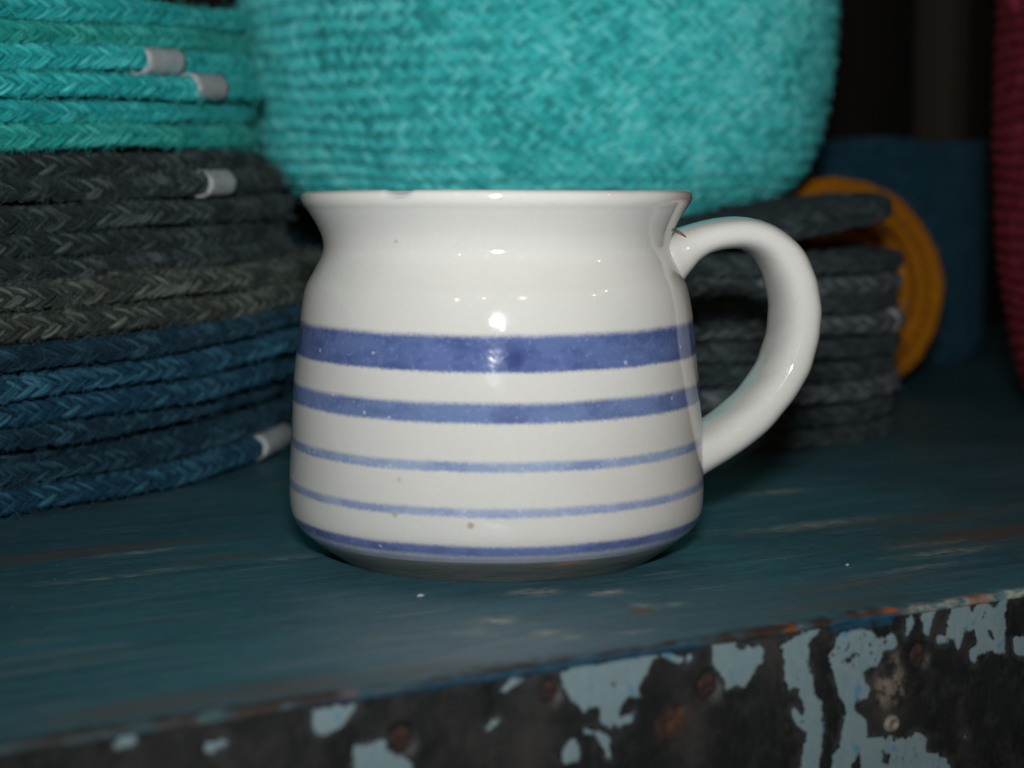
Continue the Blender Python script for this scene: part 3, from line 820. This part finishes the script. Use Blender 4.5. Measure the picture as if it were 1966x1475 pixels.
def tape_mesh(R, tr, t0, t1):
    """white tape wrapped round the outer rope between two angles"""
    n, nb = 9, 20
    th = np.linspace(t0, t1, n)
    a = np.linspace(0, 2 * math.pi, nb, endpoint=False)
    rad = tr * 1.09 * (1 + 0.025 * np.sin(np.arange(n) * 2.1))[:, None] * (1 + 0.03 * np.sin(3 * a + 1.3 * t0 * 40) + 0.02 * np.sin(7 * a))
    th = th[:, None] + 0.0022 / R * 0.2 * np.sin(5 * a + t0 * 60)
    RR = R - tr + rad * np.cos(a)
    V = np.stack([RR * np.cos(th), RR * np.sin(th), rad * np.sin(a) * 0.97 + 0 * RR], -1).reshape(-1, 3)
    inn = V.reshape(n, nb, 3)
    c = inn.mean(1, keepdims=True)
    V2 = np.concatenate([(c + (inn - c) * 0.85)[:1], inn, (c + (inn - c) * 0.85)[-1:]], 0).reshape(-1, 3)
    return mesh('end_tag', V2, grid_faces(n + 2, nb, wrap_m=True))


# ------------------------------------------------------------------ left stack of big placemats
BIG_R, BIG_T = 0.222, 0.0033
big = [mat_mesh('rope_coil', BIG_R, BIG_T, 0.0050, 100 + i, (-1.25, 0.35), 900) for i in range(3)]
# colour, centre x, z, slope x, slope y, tape angles (degrees) or None, label
LEFT = [
    ('teal', -0.2968, 0.1185, .0130, .0370, None, 'topmost teal rope placemat of the tall left stack, cut by the photo edge'),
    ('teal_green', -0.2968, 0.1122, .0130, .0350, None, 'teal rope placemat just above the two white tags, left stack'),
    ('teal', -0.2938, 0.1060, .0125, .0325, (-21.3, -16.0), 'teal rope placemat with the wider, upper of the two big white tags'),
    ('teal', -0.2908, 0.0997, .0130, .0315, (-16.3, -10.5), 'teal rope placemat with the second white tag, lower of the big two'),
    ('teal', -0.2960, 0.0935, .0105, .0270, None, 'teal rope placemat without tag just under the second white tag'),
    ('teal_green', -0.2942, 0.0871, .0095, .0235, (-4.5, 0.5), 'lowest teal rope placemat, resting on the grey ones, left stack'),
    ('grey', -0.2930, 0.0804, .0095, .0235, None, 'topmost grey rope placemat, directly under the teal ones, left stack'),
    ('grey', -0.2870, 0.0749, .0085, .0180, (-16.8, -12.1), 'dark grey rope placemat with a small white tag, left stack'),
    ('grey', -0.2843, 0.0675, .0090, .0165, None, 'dark grey rope placemat just below the one with a white tag'),
    ('grey', -0.2863, 0.0617, .0050, .0100, None, 'dark grey rope placemat in the middle of the left stack, above the recessed one'),
    ('grey', -0.2858, 0.0560, .0055, .0105, None, 'recessed dark rope placemat lying on the wider olive grey ones'),
    ('olive', -0.2727, 0.0508, .0065, .0110, None, 'wider olive grey rope placemat with its top turn showing, left stack'),
    ('olive', -0.2705, 0.0443, .0140, .0210, None, 'lowest olive grey rope placemat, resting on the blue ones'),
    ('blue_deep', -0.2705, 0.0379, .0170, .0245, None, 'topmost dark blue rope placemat, directly under the olive grey ones'),
    ('blue', -0.2720, 0.0311, .0140, .0215, None, 'second blue rope placemat from the top of the blue ones, left stack'),
    ('blue', -0.2780, 0.0245, .0075, .0120, None, 'third blue rope placemat down, above the shadowed recessed one'),
    ('blue_deep', -0.2850, 0.0183, .0030, .0040, None, 'recessed blue rope placemat just above the dark gap, left stack'),
    ('blue_deep', -0.2818, 0.0099, .0035, .0060, None, 'dark blue rope placemat lying on the lowest one, below the dark gap'),
    ('blue', -0.2803, 0.0043, .0040, .0055, (-12.2, -3.5), 'lowest blue rope placemat lying on the shelf, white tag beside the mug'),
]
for i, (colr, cx, cz, gx, gy, tp, lab) in enumerate(LEFT):
    t = thing('rope_placemat', lab, 'placemat', (cx, 0.1843 + 0.0015 * math.sin(i * 2.3), cz), (math.atan(gy), -math.atan(gx), 0), 'rope placemats stacked at the left')
    part('rope_coil', big[i % 3], M[colr], t, rot=(0, 0, (0.021 * ((i * 7) % 11) - 0.1)))
    if tp:
        part('end_tag', tape_mesh(BIG_R, BIG_T, math.radians(tp[0]), math.radians(tp[1])), M['tape'], t)

# ------------------------------------------------------------------ right stack of small mats behind the mug
SR, ST = 0.080, 0.0031
small = [mat_mesh('rope_coil', SR, ST, 0.0047, 200 + i, (-2.6, 0.3), 160) for i in range(2)]
RIGHT = [
    ('stackgrey', 'lowest slate rope mat of the small stack behind the mug, on the shelf'),
    ('stackgrey', 'second slate rope mat up from the shelf, small stack behind the mug'),
    ('stacklight', 'paler slate rope mat low in the small stack behind the mug'),
    ('stackgrey', 'dark slate rope mat just above the paler low one, behind the mug handle'),
    ('stackgrey', 'dark slate rope mat just under the white tagged one, behind the handle'),
    ('stacklight', 'paler slate rope mat with a white tag at its right end, behind the handle'),
    ('stackgrey', 'dark slate rope mat just above the white tagged one, behind the handle'),
    ('stacklight', 'paler slate rope mat seen through the upper handle opening'),
    ('stackgrey', 'top flat slate rope mat of the small stack, below the tilted mat'),
]
for i, (colr, lab) in enumerate(RIGHT):
    off = (0.0, -0.0012, 0.0004, -0.0014, 0.0002, 0.0016, -0.0012, 0.0006, 0.0008)[i]
    t = thing('rope_mat', lab, 'mat', (0.0439 + off, 0.240 + off, 0.0031 + 0.00625 * i), (0.008 * math.sin(i), 0.006 * math.cos(i * 1.7), 0), 'slate rope mats stacked behind the mug')
    part('rope_coil', small[i % 2], M[colr], t, rot=(0, 0, 0.037 * ((i * 5) % 9)))
    if i == 5:
        part('end_tag', tape_mesh(SR, ST, math.radians(-23), math.radians(-5)), M['tape'], t)
tilt = mat_mesh('rope_coil', 0.0415, 0.0036, 0.0050, 230, (-2.8, 0.4), 60)
t = thing('rope_mat', 'slate rope mat tilted on top of the small stack beside the turquoise basket', 'mat', (0.0775, 0.222, 0.0645), (0.06, -0.13, 0), 'slate rope mats stacked behind the mug')
part('rope_coil', tilt, M['stackgrey'], t)

# orange coiled mat standing on edge behind the slate stack
om = mat_mesh('rope_coil', 0.0395, 0.0030, 0.0047, 240, (-3, 3), 60)
t = thing('rope_coaster', 'orange coiled rope mat standing on edge behind the slate stack', 'mat', (0.1212, 0.336, 0.0393), (math.radians(82), math.radians(0), math.radians(12)))
part('rope_coil', om, M['orange'], t)


# ------------------------------------------------------------------ coiled rope baskets
def basket_mesh(name, prof, tr, pitch, seed, lim=None, n_fuzz=0, rowsdef=((0.48, -1), (-0.48, 1)), na=5, nb=5, L=0.0042, w=0.0017, h=0.0011, pack=0.86, slant=0.62, core=0.92):
    rng = np.random.default_rng(seed)
    P = catmull(prof, 24)
    s = np.concatenate([[0], np.cumsum(np.hypot(*np.diff(P, axis=0).T))])
    k = int(s[-1] / (2 * tr * pack))
    q = np.linspace(0, s[-1], k + 1)
    Rq, Zq = np.interp(q, s, P[:, 0]), np.interp(q, s, P[:, 1])
    bag = Bag()
    for i in range(k + 1):
        d0, d1 = max(i - 1, 0), min(i + 1, k)
        tx, tz = Rq[d1] - Rq[d0], Zq[d1] - Zq[d0]
        l = math.hypot(tx, tz) + 1e-9
        nr = (tz / l, -tx / l)
        if nr[0] < -0.2: nr = (-nr[0], -nr[1])
        core_ring(bag, Rq[i], Zq[i], tr * core, 96, 8, 0.0)
        n = max(8, int(2 * math.pi * (Rq[i] + tr) / pitch))
        stitch_ring(bag, Rq[i], Zq[i], nr, tr, [(a, b) for a, b in rowsdef], n, rng, L=L, w=w, h=h, lim=lim, na=na, nb=nb, jit=1.3, dip=0.2, slant=slant)
    # closed floor of coiled rope
    r = Rq[0] - 2 * tr * 0.95
    while r > tr:
        core_ring(bag, r, Zq[0], tr, max(16, int(r * 900)), 6, rng.uniform(0.2, 0.6))
        r -= 2 * tr * 0.97
    for V in bag.V:
        t = np.arctan2(V[:, 1], V[:, 0])
        V[:, :2] *= (1 + 0.006 * np.sin(2 * t + seed) + 0.004 * np.sin(3 * t + V[:, 2] * 40))[:, None]
        V[:, 2] += 0.0007 * np.sin(4 * t + V[:, 2] * 60 + seed) + 0.0005 * np.sin(9 * t + V[:, 2] * 150)
    return bag.mesh(name)


turq = basket_mesh('rope_wall', [(0.050, 0.0034), (0.0607, 0.0062), (0.0715, 0.0108), (0.0845, 0.0185), (0.0915, 0.0285), (0.0962, 0.0500), (0.0983, 0.0770), (0.0985, 0.105), (0.096, 0.135)], 0.0031, 0.0046, 300, pack=0.78, slant=0.76, core=0.84, L=0.0038, w=0.00155, h=0.0012)
t = thing('rope_basket', 'bright turquoise round rope basket standing on the slate mats behind the mug', 'basket', (0.012, 0.300, 0.0590), (0.02, 0, 0))
part('rope_wall', turq, M['turq'], t)

navy = basket_mesh('rope_wall', [(0.058, 0.0032), (0.060, 0.010), (0.0605, 0.05), (0.060, 0.0925)], 0.0032, 0.0060, 310)
t = thing('rope_basket', 'dark navy blue rope basket at the back, between orange mat and pink basket', 'basket', (0.152, 0.532, 0.0001))
part('rope_wall', navy, M['navy'], t)
navy2 = basket_mesh('rope_wall', [(0.040, 0.0032), (0.043, 0.010), (0.044, 0.03), (0.0435, 0.055)], 0.0032, 0.0060, 312)
t = thing('rope_basket', 'low dark blue rope basket half hidden between left stack and mug', 'basket', (-0.120, 0.548, 0.0001))
part('rope_wall', navy2, M['navy'], t)

pink = basket_mesh('rope_wall', [(0.070, 0.0026), (0.0765, 0.009), (0.0815, 0.021), (0.0850, 0.036), (0.0875, 0.050), (0.0890, 0.070), (0.0895, 0.100), (0.0885, 0.140), (0.087, 0.165)], 0.0026, 0.0046, 320)
t = thing('rope_basket', 'deep pink rope basket cut by the right edge of the photo', 'basket', (0.2478, 0.240, 0.0001))
part('rope_wall', pink, M['pink'], t)
a = np.linspace(-0.5 * math.pi, 0.5 * math.pi, 15)
hpth = np.stack([-0.0885 - 0.006 * np.cos(a), 0 * a - 0.012, 0.155 + 0.026 * np.sin(a)], -1)
V, F = tube(hpth, np.full((15, 2), 0.0026), nb=10, flat=(0, 1, 0))
bag = Bag(); bag.add(V, F, 0.6)
part('handle_loop', bag.mesh('handle_loop'), M['pink'], t)

# ================================================================== dark back of the shop
wall = bpy.data.objects.new('wall', None)
COL.objects.link(wall)
wall.location = (0.01061, -0.09731, 0)
wall.rotation_euler = (0, 0, ANG)
tag(wall, kind='structure')
nb_ = 14
for i in range(nb_):
    w0 = 1.2 / nb_
    x0, x1 = -0.34 + i * w0 + 0.0015, -0.34 + (i + 1) * w0 - 0.0015
    y0, y1 = 0.615 + 0.002 * (i % 3), 0.635
    zz0, zz1 = -0.11, 0.65
    V = np.array([(x, y, z) for x in (x0, x1) for y in (y0, y1) for z in (zz0, zz1)])
    F = np.array([(0, 1, 3, 2), (4, 6, 7, 5), (0, 4, 5, 1), (2, 3, 7, 6), (0, 2, 6, 4), (1, 5, 7, 3)])
    part('plank', mesh('plank', V, F, smooth=False), M['wall'], wall)
Vp = np.array([(x, y, z) for x in (-0.011, 0.011) for y in (-0.011, 0.011) for z in (0, 0.6)])
Fp = np.array([(0, 1, 3, 2), (4, 6, 7, 5), (0, 4, 5, 1), (2, 3, 7, 6), (0, 2, 6, 4), (1, 5, 7, 3)])
po = part('post', mesh('post', Vp, Fp, smooth=False), M['post'], None, (0.222, 0.660, 0.0001), (0, 0, ANG + 0.3))
bv = po.modifiers.new('bevel', 'BEVEL'); bv.width = 0.003; bv.segments = 2
tag(po, 'dim brown upright wooden post far behind the navy basket', 'post')
